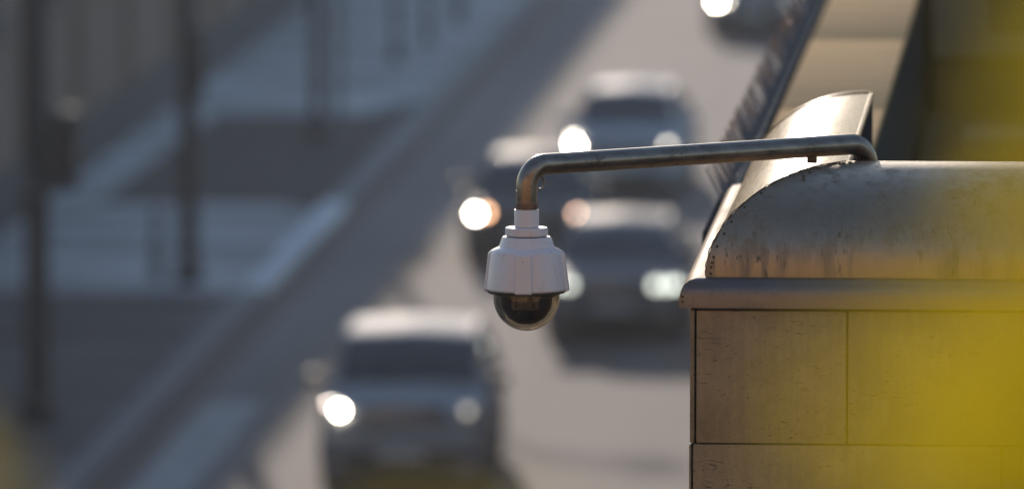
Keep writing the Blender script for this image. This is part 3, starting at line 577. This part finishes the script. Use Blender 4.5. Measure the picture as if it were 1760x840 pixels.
def leaf_geo(s):
    o = [(0, 0), (0.25, 0.16), (0.5, 0.30), (0.8, 0.24), (0.95, 0.10), (1.05, 0)]
    v = [(0, 0, 0)]; L1 = [(y * s, x * s, 0.18 * x * s) for y, x in o]; C1 = [(y * s, 0, -0.04 * s * math.sin(y * 3)) for y, x in o]; R1 = [(y * s, -x * s, 0.18 * x * s) for y, x in o]
    v = L1 + C1 + R1; n = len(o); f = []
    for i in range(n - 1): f += [(i, i + 1, n + i + 1, n + i), (n + i, n + i + 1, 2 * n + i + 1, 2 * n + i)]
    return v, f
lv, lf = leaf_geo(1.0); leaf_me = mesh('leaf', lv, lf, 80); leaf_me.materials.append(M['leaf']); leaf_sh = leaf_me.copy(); leaf_sh.materials.clear(); leaf_sh.materials.append(M['leaf_shaded'])
def leaf(p, s, rx, ry, rz, shaded=False):
    o = link('leaf', leaf_sh if shaded else leaf_me, tr); o.matrix_parent_inverse = Matrix.Translation((-1.25, -3.4, 0)); o.location = p; o.scale = (s, s, s); o.rotation_euler = (R(rx), R(ry), R(rz))
# leaves hanging on the twig that reaches into view (about 3 m from the lens)
LV = [(-0.030, 2.99, 11.705, 0.060, 80, 15, 10, 0), (0.000, 3.00, 11.690, 0.060, 70, 30, -10, 0), (-0.050, 3.00, 11.672, 0.055, 95, 20, 15, 0), (-0.020, 3.02, 11.650, 0.06, 85, 40, 0, 1), (0.010, 3.01, 11.665, 0.06, 100, -20, 10, 0),
      (-0.060, 2.98, 11.640, 0.05, 80, 35, -15, 0), (-0.015, 3.0, 11.735, 0.05, 90, -15, 8, 0), (0.015, 3.03, 11.745, 0.05, 80, 60, 8, 1), (0.0, 2.97, 11.775, 0.045, 85, -70, 10, 0), (0.02, 3.0, 11.625, 0.06, 85, 160, 0, 1), (-0.045, 3.01, 11.612, 0.05, 75, 10, 20, 0),
      (0.0, 3.05, 11.70, 0.07, 85, -40, 5, 0), (-0.035, 3.04, 11.69, 0.06, 80, -30, 0, 0), (-0.005, 2.95, 11.64, 0.06, 85, -30, 5, 1), (-0.03, 3.06, 11.66, 0.07, 90, 10, 5, 0), (-0.01, 3.07, 11.72, 0.06, 95, 20, 5, 0), (-0.04, 3.05, 11.625, 0.06, 95, 0, 5, 1), (0.0, 3.04, 11.76, 0.06, 95, 30, 5, 1), (-0.01, 3.05, 11.79, 0.05, 95, -20, 5, 1),
      (-0.07, 3.05, 11.66, 0.05, 85, 30, 5, 0), (-0.065, 3.03, 11.625, 0.05, 85, -10, 5, 0), (-0.055, 3.06, 11.69, 0.045, 85, 0, 5, 0), (-0.08, 3.02, 11.615, 0.04, 80, 15, 5, 1), (-0.03, 2.95, 11.615, 0.05, 80, -15, 5, 1),
      (-0.03, 3.06, 11.745, 0.04, 85, 15, 5, 0),
      (-0.02, 3.03, 11.765, 0.05, 85, 10, 5, 1), (-0.015, 3.0, 11.80, 0.05, 85, 35, 5, 1), (-0.025, 3.05, 11.785, 0.045, 85, -15, 5, 0), (-0.005, 3.08, 11.81, 0.06, 85, 5, 5, 1),
      (-0.095, 3.02, 11.648, 0.035, 85, 20, 5, 0), (-0.085, 3.03, 11.672, 0.03, 85, 40, 5, 0),
      (-0.425, 2.99, 11.650, 0.03, 90, 60, 0, 0), (-0.42, 3.0, 11.620, 0.035, 80, 30, 10, 0), (-0.25, 3.02, 11.585, 0.03, 90, -10, 15, 0), (-0.21, 3.0, 11.580, 0.03, 85, -25, 0, 0)]
for (x, y, z, s, rx, ry, rz, g) in LV: leaf((x, y, z), s, rx, ry, rz, bool(g))
v, f = [], []
for k in range(2600):
    while True:
        q = Vector((rnd.uniform(-1, 1), rnd.uniform(-1, 1), rnd.uniform(-1, 1)))
        if 0.3 < q.length < 1: break
    c = Vector((1.25 + q.x * 0.85, 3.4 + q.y * 0.95, 12.4 + q.z * 1.1)); m3 = Matrix.Translation(c) @ Matrix.Rotation(rnd.uniform(0, 6.3), 4, 'Z') @ Matrix.Rotation(rnd.uniform(-1.2, 1.2), 4, 'X') @ Matrix.Rotation(rnd.uniform(-1.2, 1.2), 4, 'Y') @ Matrix.Scale(rnd.uniform(0.05, 0.08), 4)
    b0 = len(v); v += [m3 @ Vector(p_) for p_ in lv]; f += [tuple(b0 + i for i in ff) for ff in lf]
me = bpy.data.meshes.new('crown'); me.from_pydata([tuple(p_) for p_ in v], [], f); me.update()
o = tl(me, 'crown', M['leaf']); o['kind'] = 'stuff'

# ------------------------------------------------------------------ hazy air of the backlit street
hz = link('haze', box_me('haze', -950, 950, -650, 1450, -1.1, 44)); hz['kind'] = 'stuff'; hz['label'] = 'thin pale haze filling the street'
hm = bpy.data.materials.new('haze'); hm.use_nodes = True; t_ = hm.node_tree; t_.nodes.remove(t_.nodes['Principled BSDF'])
pv = t_.nodes.new('ShaderNodeVolumePrincipled'); pv.inputs['Color'].default_value = (0.92, 0.93, 0.96, 1); pv.inputs['Density'].default_value = HAZE; pv.inputs['Anisotropy'].default_value = 0.25
t_.links.new(pv.outputs[0], t_.nodes['Material Output'].inputs['Volume']); hz.data.materials.append(hm)
